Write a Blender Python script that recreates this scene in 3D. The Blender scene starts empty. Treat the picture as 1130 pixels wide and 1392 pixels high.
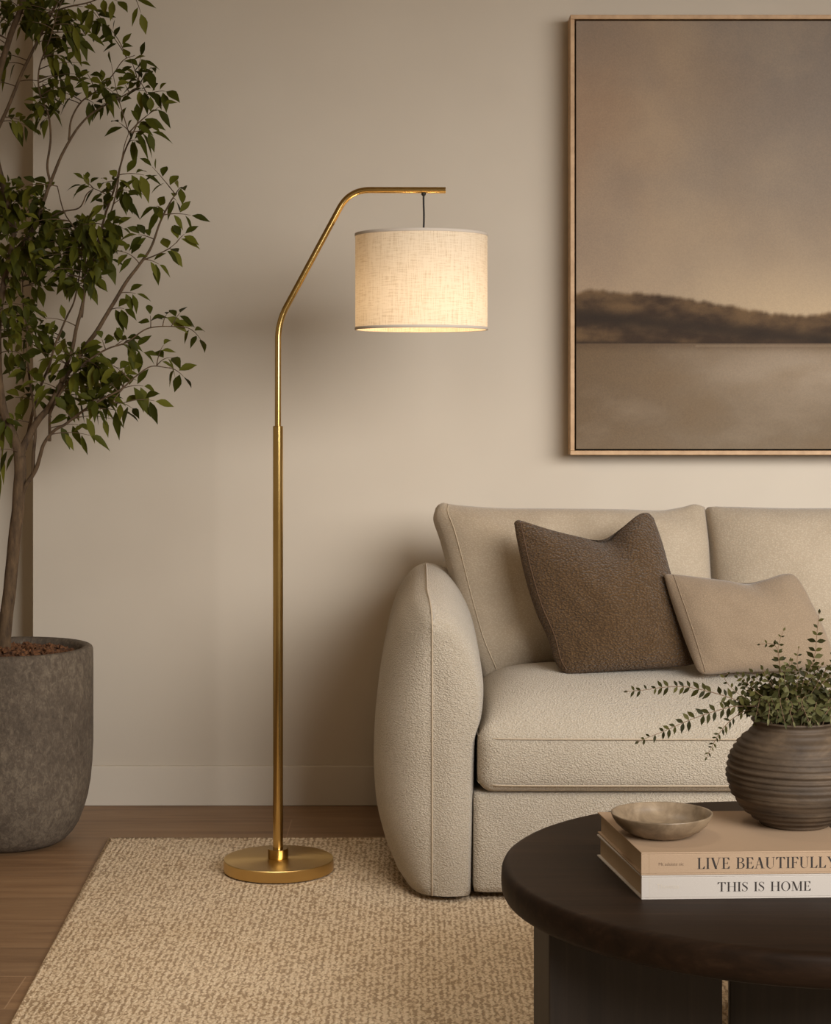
import bpy, bmesh, math, random
from mathutils import Vector, noise, Matrix

random.seed(7)
scene = bpy.context.scene
COL = scene.collection
F = 2527.0; CX = 565.0; CY = 544.0; H = 1.2      # focal length in px, horizon, eye height
PI = math.pi

# ------------------------------------------------------------------ camera, light, exposure
cd = bpy.data.cameras.new('camera'); cam = bpy.data.objects.new('camera', cd); COL.objects.link(cam)
cam.location = (0, 0, H); cam.rotation_euler = (PI/2, 0, 0)
cd.sensor_fit = 'VERTICAL'; cd.sensor_height = 36; cd.sensor_width = 36*1130/1392
cd.lens = F/1392*36; cd.shift_y = -(696-CY)/1392; cd.clip_start = .05
scene.camera = cam

scene.view_settings.view_transform = 'Standard'
scene.view_settings.look = 'None'
scene.view_settings.gamma = 1
scene.view_settings.exposure = 0.0
scene.view_settings.use_curve_mapping = False

w = bpy.data.worlds.new('world'); scene.world = w; w.use_nodes = True
w.node_tree.nodes['Background'].inputs[0].default_value = (1.0, .76, .50, 1)
w.node_tree.nodes['Background'].inputs[1].default_value = .27

def area(name, loc, target, sx, sy, energy, color, spread=PI):
    ld = bpy.data.lights.new(name, 'AREA'); ld.shape = 'RECTANGLE'; ld.size = sx; ld.size_y = sy
    ld.energy = energy; ld.color = color; ld.spread = spread
    o = bpy.data.objects.new(name, ld); COL.objects.link(o); o.location = loc
    o.rotation_euler = (Vector(target)-Vector(loc)).to_track_quat('-Z', 'Y').to_euler()
    return o
area('window_daylight', (3.0, 1.5, 1.90), (1.45, 5.2, .50), 4.6, 1.55, 69, (1, .985, .96), math.radians(74))
area('rug_fill_light', (-.35, 3.75, 2.74), (-.35, 3.85, 0), .7, .7, 4.3, (1, .89, .74), math.radians(64))  # unseen fill light, added overhead to brighten the rug and floor

# ------------------------------------------------------------------ helpers
def lin(r, g, b):
    f = lambda c: (c/255/12.92) if c <= 10.3 else ((c/255+.055)/1.055)**2.4
    return (f(r), f(g), f(b), 1)

def at(px, py, Y):
    return Vector(((px-CX)*Y/F, Y, H-(py-CY)*Y/F))

def catmull(pts, n=8):
    pts = [Vector(p) for p in pts]
    if len(pts) < 3:
        return [pts[0].lerp(pts[1], i/n) for i in range(n+1)]
    P = [pts[0]*2-pts[1]] + pts + [pts[-1]*2-pts[-2]]
    out = []
    for i in range(1, len(P)-2):
        a, b, c, d = P[i-1:i+3]
        for k in range(n):
            t = k/n
            out.append(.5*((2*b)+(c-a)*t+(2*a-5*b+4*c-d)*t*t+(3*b-a-3*c+d)*t**3))
    out.append(pts[-1].copy())
    return out

def resample(pts, n):
    L = [0]
    for a, b in zip(pts, pts[1:]): L.append(L[-1]+(b-a).length)
    out = []; j = 0
    for i in range(n+1):
        s = L[-1]*i/n
        while j < len(pts)-2 and L[j+1] < s: j += 1
        d = L[j+1]-L[j]
        out.append(pts[j].lerp(pts[j+1], (s-L[j])/d if d else 0))
    return out

class MB:
    def __init__(s): s.v = []; s.f = []; s.sm = []
    def add(s, vs, fs, smooth=True):
        b = len(s.v); s.v += [tuple(v) for v in vs]
        for f in fs: s.f.append(tuple(i+b for i in f)); s.sm.append(smooth)
    def grid(s, rows, closed_u=False, smooth=True, flip=False):
        m = len(rows); n = len(rows[0]); vs = [p for r in rows for p in r]; fs = []
        for i in range(m-1):
            for j in range(n if closed_u else n-1):
                k = (j+1) % n
                q = (i*n+j, i*n+k, (i+1)*n+k, (i+1)*n+j)
                fs.append(q[::-1] if flip else q)
        s.add(vs, fs, smooth)
    def tube(s, pts, rad, seg=10, cap=True):
        pts = [Vector(p) for p in pts]; n = len(pts)
        if not hasattr(rad, '__len__'): rad = [rad]*n
        T = []
        for i in range(n):
            a = pts[max(i-1, 0)]; b = pts[min(i+1, n-1)]; T.append((b-a).normalized())
        up = Vector((0, 0, 1)) if abs(T[0].z) < .9 else Vector((1, 0, 0))
        N = T[0].cross(up).normalized(); rows = []
        for i in range(n):
            N = (N - T[i]*N.dot(T[i])).normalized(); B = T[i].cross(N)
            rows.append([pts[i]+(N*math.cos(2*PI*k/seg)+B*math.sin(2*PI*k/seg))*rad[i] for k in range(seg)])
        b = len(s.v)
        s.grid(rows, True)
        if cap:
            s.f.append(tuple(b+k for k in range(seg))[::-1]); s.sm.append(False)
            e = b+(n-1)*seg; s.f.append(tuple(e+k for k in range(seg))); s.sm.append(False)
    def lathe(s, prof, c=(0, 0, 0), seg=64, fn=None, cap=True):
        rows = []
        for r, z in prof:
            row = []
            for k in range(seg):
                a = 2*PI*k/seg; rr = r+(fn(a, z, r) if fn else 0)
                row.append(Vector((c[0]+rr*math.cos(a), c[1]+rr*math.sin(a), c[2]+z)))
            rows.append(row)
        b = len(s.v); s.grid(rows, True)
        if cap:
            s.f.append(tuple(b+k for k in range(seg))[::-1]); s.sm.append(False)
            e = b+(len(rows)-1)*seg; s.f.append(tuple(e+k for k in range(seg))); s.sm.append(False)
    def box(s, a, b):
        x0, y0, z0 = a; x1, y1, z1 = b
        s.add([(x0,y0,z0),(x1,y0,z0),(x1,y1,z0),(x0,y1,z0),(x0,y0,z1),(x1,y0,z1),(x1,y1,z1),(x0,y1,z1)],
              [(0,3,2,1),(4,5,6,7),(0,1,5,4),(1,2,6,5),(2,3,7,6),(3,0,4,7)], False)
    def prism(s, base, z0, z1):       # base: ccw list of (x,y)
        n = len(base)
        vs = [(x, y, z0) for x, y in base]+[(x, y, z1) for x, y in base]
        fs = [tuple(range(n))[::-1], tuple(range(n, 2*n))]+[(i, (i+1) % n, (i+1) % n+n, i+n) for i in range(n)]
        s.add(vs, fs, False)
    def build(s, name, mat, parent=None, bevel=0, origin=None, sharp=None):
        me = bpy.data.meshes.new(name)
        o = Vector(origin) if origin else Vector((0, 0, 0))
        me.from_pydata([tuple(Vector(v)-o) for v in s.v], [], s.f)
        me.polygons.foreach_set('use_smooth', s.sm)
        me.materials.append(mat); me.update()
        if sharp: me.set_sharp_from_angle(angle=sharp)
        ob = bpy.data.objects.new(name, me); COL.objects.link(ob)
        if parent:
            ob.parent = parent
            ob.location = o-parent_loc(parent)
        else: ob.location = o
        if bevel:
            m = ob.modifiers.new('bevel', 'BEVEL'); m.width = bevel; m.segments = 3; m.limit_method = 'ANGLE'; m.angle_limit = .6
            m.harden_normals = False
        return ob

def weld(o, d=.0004):
    bm = bmesh.new(); bm.from_mesh(o.data)
    bmesh.ops.remove_doubles(bm, verts=bm.verts, dist=d)
    bmesh.ops.recalc_face_normals(bm, faces=bm.faces)
    bm.to_mesh(o.data); bm.free(); return o
def parent_loc(p):
    l = Vector((0, 0, 0))
    while p: l = l+Vector(p.location); p = p.parent
    return l
def thing(name, label, cat, loc=(0, 0, 0), group=None):
    o = bpy.data.objects.new(name, None); COL.objects.link(o); o.location = loc; o.empty_display_size = .1
    o['label'] = label; o['category'] = cat
    if group: o['group'] = group
    return o
def tag(o, label, cat, group=None):
    o['label'] = label; o['category'] = cat
    if group: o['group'] = group
    return o
def struct(o): o['kind'] = 'structure'; return o

# ------------------------------------------------------------------ materials
class NM:
    """small node-material builder"""
    def __init__(s, name, rough=.6, metal=0.0, color=(.5, .5, .5, 1)):
        s.m = bpy.data.materials.new(name); s.m.use_nodes = True; s.t = s.m.node_tree
        s.b = s.t.nodes['Principled BSDF']
        s.b.inputs['Roughness'].default_value = rough; s.b.inputs['Metallic'].default_value = metal
        s.b.inputs['Base Color'].default_value = color
        s.tc = s.n('ShaderNodeTexCoord')
    def n(s, t, **k):
        x = s.t.nodes.new(t)
        for a, b in k.items(): setattr(x, a, b)
        return x
    def l(s, a, b): s.t.links.new(a, b)
    def map(s, scale=(1, 1, 1), rot=(0, 0, 0), src='Object'):
        m = s.n('ShaderNodeMapping'); m.inputs['Scale'].default_value = scale; m.inputs['Rotation'].default_value = rot
        s.l(s.tc.outputs[src], m.inputs[0]); return m.outputs[0]
    def noise(s, scale, detail=4, rough=.55, vec=None, dist=0):
        x = s.n('ShaderNodeTexNoise'); x.inputs['Scale'].default_value = scale; x.inputs['Detail'].default_value = detail
        x.inputs['Roughness'].default_value = rough; x.inputs['Distortion'].default_value = dist
        s.l(vec if vec is not None else s.tc.outputs['Object'], x.inputs['Vector']); return x.outputs['Fac']
    def vor(s, scale, vec=None, feature='F1', rand=1):
        x = s.n('ShaderNodeTexVoronoi'); x.feature = feature; x.inputs['Scale'].default_value = scale
        x.inputs['Randomness'].default_value = rand
        s.l(vec if vec is not None else s.tc.outputs['Object'], x.inputs['Vector']); return x.outputs['Distance']
    def wave(s, scale, vec=None, dist=0, dscale=1, dirn='X', detail=2):
        x = s.n('ShaderNodeTexWave'); x.bands_direction = dirn; x.inputs['Scale'].default_value = scale
        x.inputs['Distortion'].default_value = dist; x.inputs['Detail Scale'].default_value = dscale; x.inputs['Detail'].default_value = detail
        s.l(vec if vec is not None else s.tc.outputs['Object'], x.inputs['Vector']); return x.outputs['Fac']
    def ramp(s, fac, stops):
        r = s.n('ShaderNodeValToRGB'); e = r.color_ramp.elements
        while len(e) < len(stops): e.new(.5)
        for i, (p, c) in enumerate(stops): e[i].position = p; e[i].color = c
        s.l(fac, r.inputs[0]); return r.outputs[0]
    def math(s, op, a, b=None):
        x = s.n('ShaderNodeMath', operation=op)
        for i, v in enumerate((a, b)):
            if v is None: continue
            if isinstance(v, (int, float)): x.inputs[i].default_value = v
            else: s.l(v, x.inputs[i])
        return x.outputs[0]
    def mix(s, fac, a, b, mode='MIX'):
        x = s.n('ShaderNodeMix'); x.data_type = 'RGBA'; x.blend_type = mode
        for sock, v in ((x.inputs[0], fac), (x.inputs[6], a), (x.inputs[7], b)):
            if isinstance(v, (int, float, tuple)): sock.default_value = v
            else: s.l(v, sock)
        return x.outputs[2]
    def color(s, c): s.l(c, s.b.inputs['Base Color'])
    def bump(s, h, strength=.3, dist=.002):
        x = s.n('ShaderNodeBump'); x.inputs['Strength'].default_value = strength; x.inputs['Distance'].default_value = dist
        s.l(h, x.inputs['Height']); s.l(x.outputs[0], s.b.inputs['Normal']); return x

M = {}
def fabric(name, c1, c2, scale=420, bstr=.5, bdist=.0022, sheen=.25, weave=True, blotch=.12):
    n = NM(name, .95)
    v = n.map((1, 1, 1.5))
    a = n.noise(scale, 3, .6, v); b = n.vor(scale*.62, v)
    h = n.math('ADD', n.math('MULTIPLY', a, .8), n.math('MULTIPLY', b, -.7))
    col = n.ramp(h, [(-.0, c2), (.42, c1)]); col = n.mix(.45, col, tuple((c1[i]*.62+c2[i]*.38) for i in range(4)))
    big = n.noise(5, 3); col = n.mix(blotch, col, n.ramp(big, [(.3, c2), (.7, c1)]))
    n.color(col); n.bump(h, bstr, bdist)
    n.b.inputs['Sheen Weight'].default_value = sheen; n.b.inputs['Sheen Roughness'].default_value = .5
    n.b.inputs['Specular IOR Level'].default_value = .15
    return n.m
M['sofa'] = fabric('cream_boucle', lin(214, 202, 184), lin(158, 143, 122), 340, 1.0, .0042)
M['backc'] = fabric('cream_soft_weave', lin(190, 175, 154), lin(146, 130, 109), 300, .5, .0018, blotch=.25)
M['brown'] = fabric('brown_chenille', lin(120, 90, 56), lin(50, 35, 20), 240, 1.0, .007, .15)
M['beige'] = fabric('beige_linen', lin(158, 138, 115), lin(124, 106, 86), 400, .5, .0018)
M['piping'] = fabric('cream_piping', lin(205, 188, 165), lin(150, 133, 110), 600, .3, .001)
M['pipingb'] = fabric('brown_piping', lin(110, 82, 58), lin(60, 42, 28), 600, .3, .001)

n = NM('wall_paint', .9); v = n.noise(1.1, 4, .5)
n.color(n.ramp(v, [(.3, lin(191, 179, 163)), (.7, lin(202, 191, 175))])); n.bump(n.noise(60, 4), .05, .002)
n.b.inputs['Specular IOR Level'].default_value = .2; M['wall'] = n.m
n = NM('ceiling_paint', .95, color=lin(205, 195, 180)); M['ceil'] = n.m
n = NM('skirting_paint', .55, color=lin(205, 194, 178)); M['skirt'] = n.m

# oak planks running along X, 0.207 m wide
n = NM('oak_floor', .5)
sep = n.n('ShaderNodeSeparateXYZ'); n.l(n.tc.outputs['Object'], sep.inputs[0])
row = n.math('DIVIDE', n.math('SUBTRACT', sep.outputs[1], 5.318-.207*20), .207)
ri = n.math('FLOOR', row); fr = n.math('FRACT', row)
wn = n.n('ShaderNodeTexWhiteNoise', noise_dimensions='1D'); n.l(ri, wn.inputs['W'])
xs = n.math('ADD', sep.outputs[0], n.math('MULTIPLY', wn.outputs[0], 7.3))
xq = n.math('DIVIDE', xs, 1.9); xi = n.math('FLOOR', xq); xf = n.math('FRACT', xq)
wn2 = n.n('ShaderNodeTexWhiteNoise', noise_dimensions='2D')
cb = n.n('ShaderNodeCombineXYZ'); n.l(ri, cb.inputs[0]); n.l(xi, cb.inputs[1]); n.l(cb.outputs[0], wn2.inputs['Vector'])
cb2 = n.n('ShaderNodeCombineXYZ'); n.l(n.math('MULTIPLY', xs, .9), cb2.inputs[0]); n.l(n.math('MULTIPLY', sep.outputs[1], 11), cb2.inputs[1]); n.l(wn2.outputs[0], cb2.inputs[2])
grain = n.noise(2.6, 8, .62, cb2.outputs[0], .6)
base = n.ramp(grain, [(.25, lin(108, 80, 55)), (.5, lin(132, 102, 73)), (.8, lin(152, 122, 90))])
tone = n.ramp(wn2.outputs[0], [(0, (.82, .82, .82, 1)), (1, (1.08, 1.06, 1.03, 1))])
col = n.mix(1.0, base, tone, 'MULTIPLY')
gap = n.math('MAXIMUM', n.math('LESS_THAN', fr, .012), n.math('LESS_THAN', xf, .0012))
col = n.mix(gap, col, lin(158, 128, 98)); n.color(col)
n.bump(n.math('SUBTRACT', n.math('MULTIPLY', grain, .3), gap), .25, .0015); M['floor'] = n.m

# looped rug, rows running towards the camera
n = NM('woven_rug', 1.0)
vv = n.map((1, .42, 1)); wob = n.noise(9, 3)
rows = n.wave(24, None, 5.0, 5.0, 'X', 3)
vd = n.n('ShaderNodeVectorMath', operation='ADD'); nz = n.n('ShaderNodeTexNoise'); nz.inputs['Scale'].default_value = 60
n.l(n.tc.outputs['Object'], nz.inputs['Vector']); sc_ = n.n('ShaderNodeVectorMath', operation='SCALE'); sc_.inputs['Scale'].default_value = .012
n.l(nz.outputs['Color'], sc_.inputs[0]); n.l(vv, vd.inputs[0]); n.l(sc_.outputs[0], vd.inputs[1])
lo = n.vor(150, vd.outputs[0]); fine = n.noise(300, 3, .7)
h = n.math('ADD', n.math('MULTIPLY', rows, .28), n.math('ADD', n.math('MULTIPLY', lo, -.75), n.math('MULTIPLY', fine, .5)))
col = n.ramp(n.math('ADD', h, .25), [(.08, lin(134, 107, 78)), (.24, lin(200, 175, 143)), (.55, lin(228, 207, 178))])  # low spots between loops coloured darker: crevice shade put into the colour
col = n.mix(.25, col, n.ramp(n.noise(3.5, 4), [(.35, lin(222, 198, 166)), (.65, lin(246, 226, 198))]))
n.color(col); n.bump(h, .8, .006); n.b.inputs['Specular IOR Level'].default_value = .1; M['rug'] = n.m

n = NM('brushed_brass', .17, 1.0); n.color(n.ramp(n.noise(6, 3), [(.3, lin(190, 158, 98)), (.7, lin(206, 176, 116))])); M['brass'] = n.m
n = NM('brushed_brass_disc', .30, 1.0, lin(204, 172, 112)); n.b.inputs['Anisotropic'].default_value = .8
tg = n.n('ShaderNodeTangent', direction_type='RADIAL', axis='Z'); n.l(tg.outputs[0], n.b.inputs['Tangent']); M['brassd'] = n.m
M['black'] = NM('black_cord', .6, 0, lin(20, 17, 15)).m
M['blackrub'] = NM('black_felt', .9, 0, lin(24, 20, 17)).m
M['foot'] = NM('dark_wood_foot', .5, 0, lin(40, 28, 20)).m

# linen shade (translucent), trim and white lining
n = NM('linen_shade', 1.0)
v1 = n.map((40, 40, 900)); v2 = n.map((900, 900, 40))
wv = n.math('ADD', n.noise(1, 3, .6, n.map((30, 30, 420))), n.noise(1, 3, .6, n.map((420, 420, 22))))
c = n.ramp(n.math('MULTIPLY', wv, .5), [(.34, lin(206, 186, 156)), (.52, lin(236, 222, 200))])
tr = n.n('ShaderNodeBsdfTranslucent'); df = n.n('ShaderNodeBsdfDiffuse'); mx = n.n('ShaderNodeMixShader'); mx.inputs[0].default_value = .27
n.l(c, tr.inputs[0]); n.l(c, df.inputs[0]); n.l(df.outputs[0], mx.inputs[1]); n.l(tr.outputs[0], mx.inputs[2])
n.l(mx.outputs[0], n.t.nodes['Material Output'].inputs[0]); M['shade'] = n.m
M['trim'] = NM('shade_trim', .9, 0, lin(205, 192, 178)).m
M['lining'] = NM('shade_lining', .8, 0, lin(250, 246, 238)).m
n = NM('lit_bulb', .5); n.b.inputs['Emission Color'].default_value = (1, .72, .42, 1); n.b.inputs['Emission Strength'].default_value = 14; M['bulb'] = n.m

n = NM('concrete_pot', .85)
a = n.noise(1, 8, .75, n.map((70, 70, 42)), .8); b = n.noise(5, 5, .6); c = n.noise(160, 4, .7)
f_ = n.math('ADD', n.math('MULTIPLY', a, .55), n.math('ADD', n.math('MULTIPLY', b, .3), n.math('MULTIPLY', c, .15)))
n.color(n.ramp(f_, [(.34, lin(56, 47, 38)), (.5, lin(92, 80, 67)), (.66, lin(132, 119, 101))])); n.bump(n.math('ADD', a, c), .35, .004); M['pot'] = n.m
n = NM('brown_bark_mulch', .95); a = n.noise(70, 5, .7); n.color(n.ramp(a, [(.35, lin(60, 36, 20)), (.65, lin(128, 84, 50))])); n.bump(a, .8, .01); M['soil'] = n.m
n = NM('tree_bark', .9); a = n.noise(1, 6, .7, n.map((60, 60, 18))); n.color(n.ramp(a, [(.3, lin(58, 43, 29)), (.7, lin(112, 89, 63))])); n.bump(a, .5, .004); M['bark'] = n.m
def leafmat(name, c1, c2, c3, rough=.55):
    n = NM(name, rough); n.b.inputs['Specular IOR Level'].default_value = .1
    g = n.n('ShaderNodeNewGeometry')
    col = n.ramp(g.outputs['Random Per Island'], [(0, c1), (.55, c2), (1, c3)])
    n.color(col)
    tr = n.n('ShaderNodeBsdfTranslucent'); mx = n.n('ShaderNodeMixShader'); mx.inputs[0].default_value = .22
    n.l(col, tr.inputs[0]); n.l(n.b.outputs[0], mx.inputs[1]); n.l(tr.outputs[0], mx.inputs[2])
    n.l(mx.outputs[0], n.t.nodes['Material Output'].inputs[0]); return n.m
M['leaf'] = leafmat('tree_leaf', lin(52, 54, 16), lin(76, 78, 24), lin(106, 104, 36))
M['sprig'] = leafmat('dark_sprig_leaf', lin(38, 36, 13), lin(56, 53, 22), lin(84, 79, 40))
M['sage'] = leafmat('sage_leaf', lin(62, 62, 34), lin(84, 82, 48), lin(108, 104, 68))
M['twig'] = NM('twig_stem', .8, 0, lin(112, 86, 62)).m

n = NM('dark_stained_wood', .55)
g = n.noise(1, 8, .65, n.map((2.4, 46, 46), (0, 0, .5)), .4)
n.color(n.ramp(g, [(.25, lin(26, 16, 8)), (.55, lin(40, 26, 15)), (.8, lin(58, 41, 27))])); n.bump(g, .12, .001)
n.b.inputs['Specular IOR Level'].default_value = .14; M['table'] = n.m
n = NM('dark_stained_wood_leg', .5)
g = n.noise(1, 8, .65, n.map((60, 60, 2.2)), .4)
n.color(n.ramp(g, [(.25, lin(32, 24, 18)), (.55, lin(44, 34, 26)), (.8, lin(56, 44, 35))])); n.bump(g, .12, .001); M['tleg'] = n.m

n = NM('tan_cloth_cover', .7); a = n.noise(900, 2); n.color(n.mix(.15, lin(170, 142, 114), n.ramp(a, [(.3, lin(140, 112, 86)), (.7, lin(200, 174, 146))]))); n.bump(a, .1, .0005); M['tan'] = n.m
n = NM('offwhite_cover', .6); a = n.noise(700, 2); n.color(n.mix(.12, lin(188, 178, 168), n.ramp(a, [(.3, lin(160, 150, 140)), (.7, lin(204, 196, 186))]))); M['offw'] = n.m
n = NM('page_block', .9); a = n.wave(420, None, .4, 1, 'Z'); n.color(n.ramp(a, [(0, lin(150, 124, 96)), (1, lin(198, 174, 144))])); M['pages'] = n.m
M['ink'] = NM('black_ink', .6, 0, lin(42, 33, 27)).m
M['inks'] = NM('soft_brown_ink', .6, 0, lin(120, 96, 74)).m
M['inkf'] = NM('faded_ink', .6, 0, lin(196, 184, 168)).m
M['groove'] = NM('hinge_groove', .8, 0, lin(160, 134, 104)).m
M['groovew'] = NM('hinge_groove_pale', .8, 0, lin(190, 178, 162)).m

n = NM('stoneware_bowl', .42); a = n.noise(22, 6, .65, None, .6)
n.color(n.ramp(a, [(.3, lin(92, 76, 58)), (.55, lin(132, 113, 90)), (.75, lin(158, 138, 112))])); n.bump(n.noise(180, 3), .12, .001); M['bowl'] = n.m
n = NM('ribbed_stoneware', .72); a = n.noise(1, 6, .65, n.map((10, 10, 34)), .5)
n.color(n.ramp(a, [(.3, lin(50, 38, 26)), (.55, lin(76, 60, 43)), (.75, lin(102, 83, 62))])); n.bump(n.noise(160, 4), .2, .002); M['vase'] = n.m

n = NM('light_oak_frame', .5); a = n.noise(1, 5, .6, n.map((30, 30, 30))); n.color(n.ramp(a, [(.3, lin(168, 132, 94)), (.7, lin(196, 160, 120))])); M['oak'] = n.m
M['gapd'] = NM('dark_frame_rebate', .9, 0, lin(34, 24, 17)).m

# ------------------------------------------------------------------ the room
WY = 5.51
CORX = (45-CX)*WY/F
m = MB(); m.box((CORX, WY, 0), (3.6, WY+.149, 2.75)); struct(m.build('wall_back', M['wall']))
m = MB(); m.box((-3.2, WY+.15, 0), (CORX+.02, WY+.27, 2.75)); struct(m.build('wall_recess', M['wall']))
m = MB(); m.box((3.5, 3.6, 0), (3.6, WY, 2.75)); struct(m.build('wall_right', M['wall']))
m = MB(); m.box((-3.2, -.5, -.06), (3.6, WY+.74, 0)); struct(m.build('floor', M['floor']))
m = MB(); m.box((-3.2, 1.0, 2.75), (3.6, WY+.74, 2.83)); struct(m.build('ceiling', M['ceil']))
m = MB(); m.box((CORX, WY-.014, 0), (3.5, WY, .118)); struct(m.build('baseboard_back', M['skirt'], bevel=.003))
m = MB(); m.box((-3.2, WY+.136, 0), (CORX, WY+.15, .118)); struct(m.build('baseboard_recess', M['skirt']))

# ------------------------------------------------------------------ rug
RZ = .008
def rugpt(px, py): return at(px, py, (H-RZ)*F/(py-CY))
a = rugpt(148, 1140); b = rugpt(15, 1392)
e = (b-a).normalized(); b2 = a+e*((a.y-2.2)/-e.y)
m = MB()
nn = 160; mm = 260
def rx(t): return a.lerp(b2, t)
rows_ = []
outl = [(a.x, a.y), (b2.x, b2.y), (2.9, 2.2), (2.9, a.y)]
m.prism(outl, 0, RZ)
rug = m.build('rug', M['rug'], bevel=.003)
tag(rug, 'beige hand woven looped rug under the sofa and coffee table', 'rug')
# rolled selvedge along the two visible edges
m = MB()
m.tube([(2.9, a.y, .0055)]+[(a.x+.004, a.y-.002, .0055)], .0055, 8)
m.tube([(a.x+.003, a.y, .0055), (b2.x+.003, b2.y, .0055)], .0055, 8)
m.build('binding', M['rug'], rug)

# ------------------------------------------------------------------ sofa
sofa = thing('sofa', 'cream boucle sofa with rounded arm and loose back cushions against the wall', 'sofa', (.85, 4.9, 0))
def interp(tab, x):
    if x <= tab[0][0]: return tab[0][1]
    for (x0, y0), (x1, y1) in zip(tab, tab[1:]):
        if x <= x1:
            t = (x-x0)/(x1-x0); return y0+(y1-y0)*t
    return tab[-1][1]
def sm_tab(tab, n=10):
    pts = catmull([(x, y, 0) for x, y in tab], n); return [(p.x, p.y) for p in pts]
LF = sm_tab([(.0, -.030), (.012, -.042), (.05, -.058), (.10, -.077), (.18, -.096), (.27, -.104), (.35, -.104), (.45, -.098), (.55, -.082), (.62, -.066), (.68, -.045), (.715, -.022), (.737, .000), (.75, .030)])
RF = sm_tab([(.0, .134), (.27, .140), (.40, .144), (.435, .150), (.47, .160), (.53, .164), (.58, .159), (.64, .143), (.69, .118), (.725, .090), (.743, .062), (.75, .030)])
ZT = sm_tab([(4.42, .655), (4.428, .672), (4.445, .688), (4.48, .703), (4.55, .717), (4.7, .732), (4.9, .746), (5.05, .748), (5.25, .742), (5.40, .70), (5.43, .66)])
SX = .040; AF = 4.42; ZB = .022
def arm_mesh(mirror=None):
    """loft of front-view sections; the outer front corner is a wide quarter round that starts at the piping"""
    m = MB()
    Ys = [AF+.24*(1-math.cos(PI/2*i/14)) for i in range(15)]+[AF+.24+(5.42-AF-.24)*i/16 for i in range(1, 17)]
    HN = 44
    hs = [ (1-math.cos(PI*.5*i/HN)) for i in range(HN+1)]       # placeholder, replaced below
    hs = [1-(1-i/HN)**1.7 for i in range(HN+1)]
    def pt(Y, h, side):
        zt = interp(ZT, Y); z = ZB+(zt-ZB)*h
        zf = .75*h if h > .0 else 0
        if side < 0:
            u = min(1, (Y-AF)/.24); e_ = math.sqrt(max(0, 1-(1-u)**2))
            full = interp(LF, zf); x = SX+(full-SX)*e_
            if h > .8:   # seam drifts to the ridge
                pass
        else:
            u = min(1, (Y-AF)/.07); e_ = math.sqrt(max(0, 1-(1-u)**2))
            full = interp(RF, zf)
            inner = SX+(full-SX)*.86; x = inner+(full-inner)*e_
        if h > .999: x = SX+(.030-SX)*min(1, (Y-AF)/.2)
        ub = max(0, (Y-5.30)/.12); x = x*(1-.0*ub)
        if mirror is not None: x = mirror-x
        return Vector((x, Y, z))
    rows = []
    for Y in Ys:
        rows.append([pt(Y, h, -1) for h in hs]+[pt(Y, h, 1) for h in reversed(hs[:-1])])
    m.grid(rows, True, flip=(mirror is None))
    # front panel, slightly domed
    fr_ = []
    K = 10
    for h in hs:
        A = pt(AF, h, -1); B = pt(AF, h, 1); r = []
        for k in range(K+1):
            t = k/K; p = A.lerp(B, t); p.y -= .010*math.sin(PI*min(1, t*1.0))*min(1, (1-h)*6)*1.0; r.append(p)
        fr_.append(r)
    m.grid(fr_, flip=(mirror is not None))
    b_ = len(m.v); N = len(rows[0]); m.add(rows[-1], [tuple(range(N))[::(-1 if mirror is None else 1)]])
    seam = [pt(AF, h, -1)+Vector((0, -.0012, 0)) for h in hs]+[pt(Y, 1, -1)+Vector((0, 0, .0005)) for Y in Ys[1:-6]]
    return m, seam
RIGHT = 1.72
for mir in (None, RIGHT):
    m, seam = arm_mesh(mir)
    arm = m.build('arm', M['sofa'], sofa); weld(arm, .0006)
    p = MB(); p.tube(seam, .0026, 6); p.build('piping', M['piping'], arm)

def soft_box(c, hd, r, res, fn=None):
    """rounded box with even grid, fn(p_local, unit) -> moved point"""
    m = MB(); nx, ny, nz = res
    def side(ax, sgn, n1, n2):
        o = [a_ for a_ in (0, 1, 2) if a_ != ax]; rws = []
        for i in range(n1+1):
            rw = []
            for j in range(n2+1):
                q = [0, 0, 0]; q[ax] = sgn
                for o_, t_ in ((o[0], -1+2*i/n1), (o[1], -1+2*j/n2)):
                    q[o_] = math.sin(t_*PI/2)*.35+t_*.65 if True else t_
                p = Vector([q[k]*hd[k] for k in range(3)])
                inner = Vector([max(-(hd[k]-r), min(hd[k]-r, p[k])) for k in range(3)])
                d = p-inner
                if d.length > 1e-9: p = inner+d.normalized()*r if d.length > r*.999 else p
                u = Vector(q)
                if fn: p = fn(p, u)
                rw.append(p+Vector(c))
            rws.append(rw)
        m.grid(rws, flip=((sgn > 0) != (ax == 1)) is False)
    for ax, (n1, n2) in ((0, (ny, nz)), (1, (nx, nz)), (2, (nx, ny))):
        for sgn in (-1, 1): side(ax, sgn, n1, n2)
    return m

# base rail and back frame
m = soft_box(((.139+RIGHT-.139)/2, 4.86, .145), ((RIGHT-.278)/2+.003, .43, .122), .012, (40, 16, 10))
weld(m.build('base', M['sofa'], sofa))
def bfn(p, u):
    p = p.copy(); p.y -= .015*(1-u.x**2)*(1-u.z**2)*(-u.y if u.y < 0 else 0); return p
m = soft_box((RIGHT/2, 5.31, .385), ((RIGHT-.12)/2, .115, .360), .055, (60, 12, 20), bfn)
weld(m.build('back_frame', M['sofa'], sofa))

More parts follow.
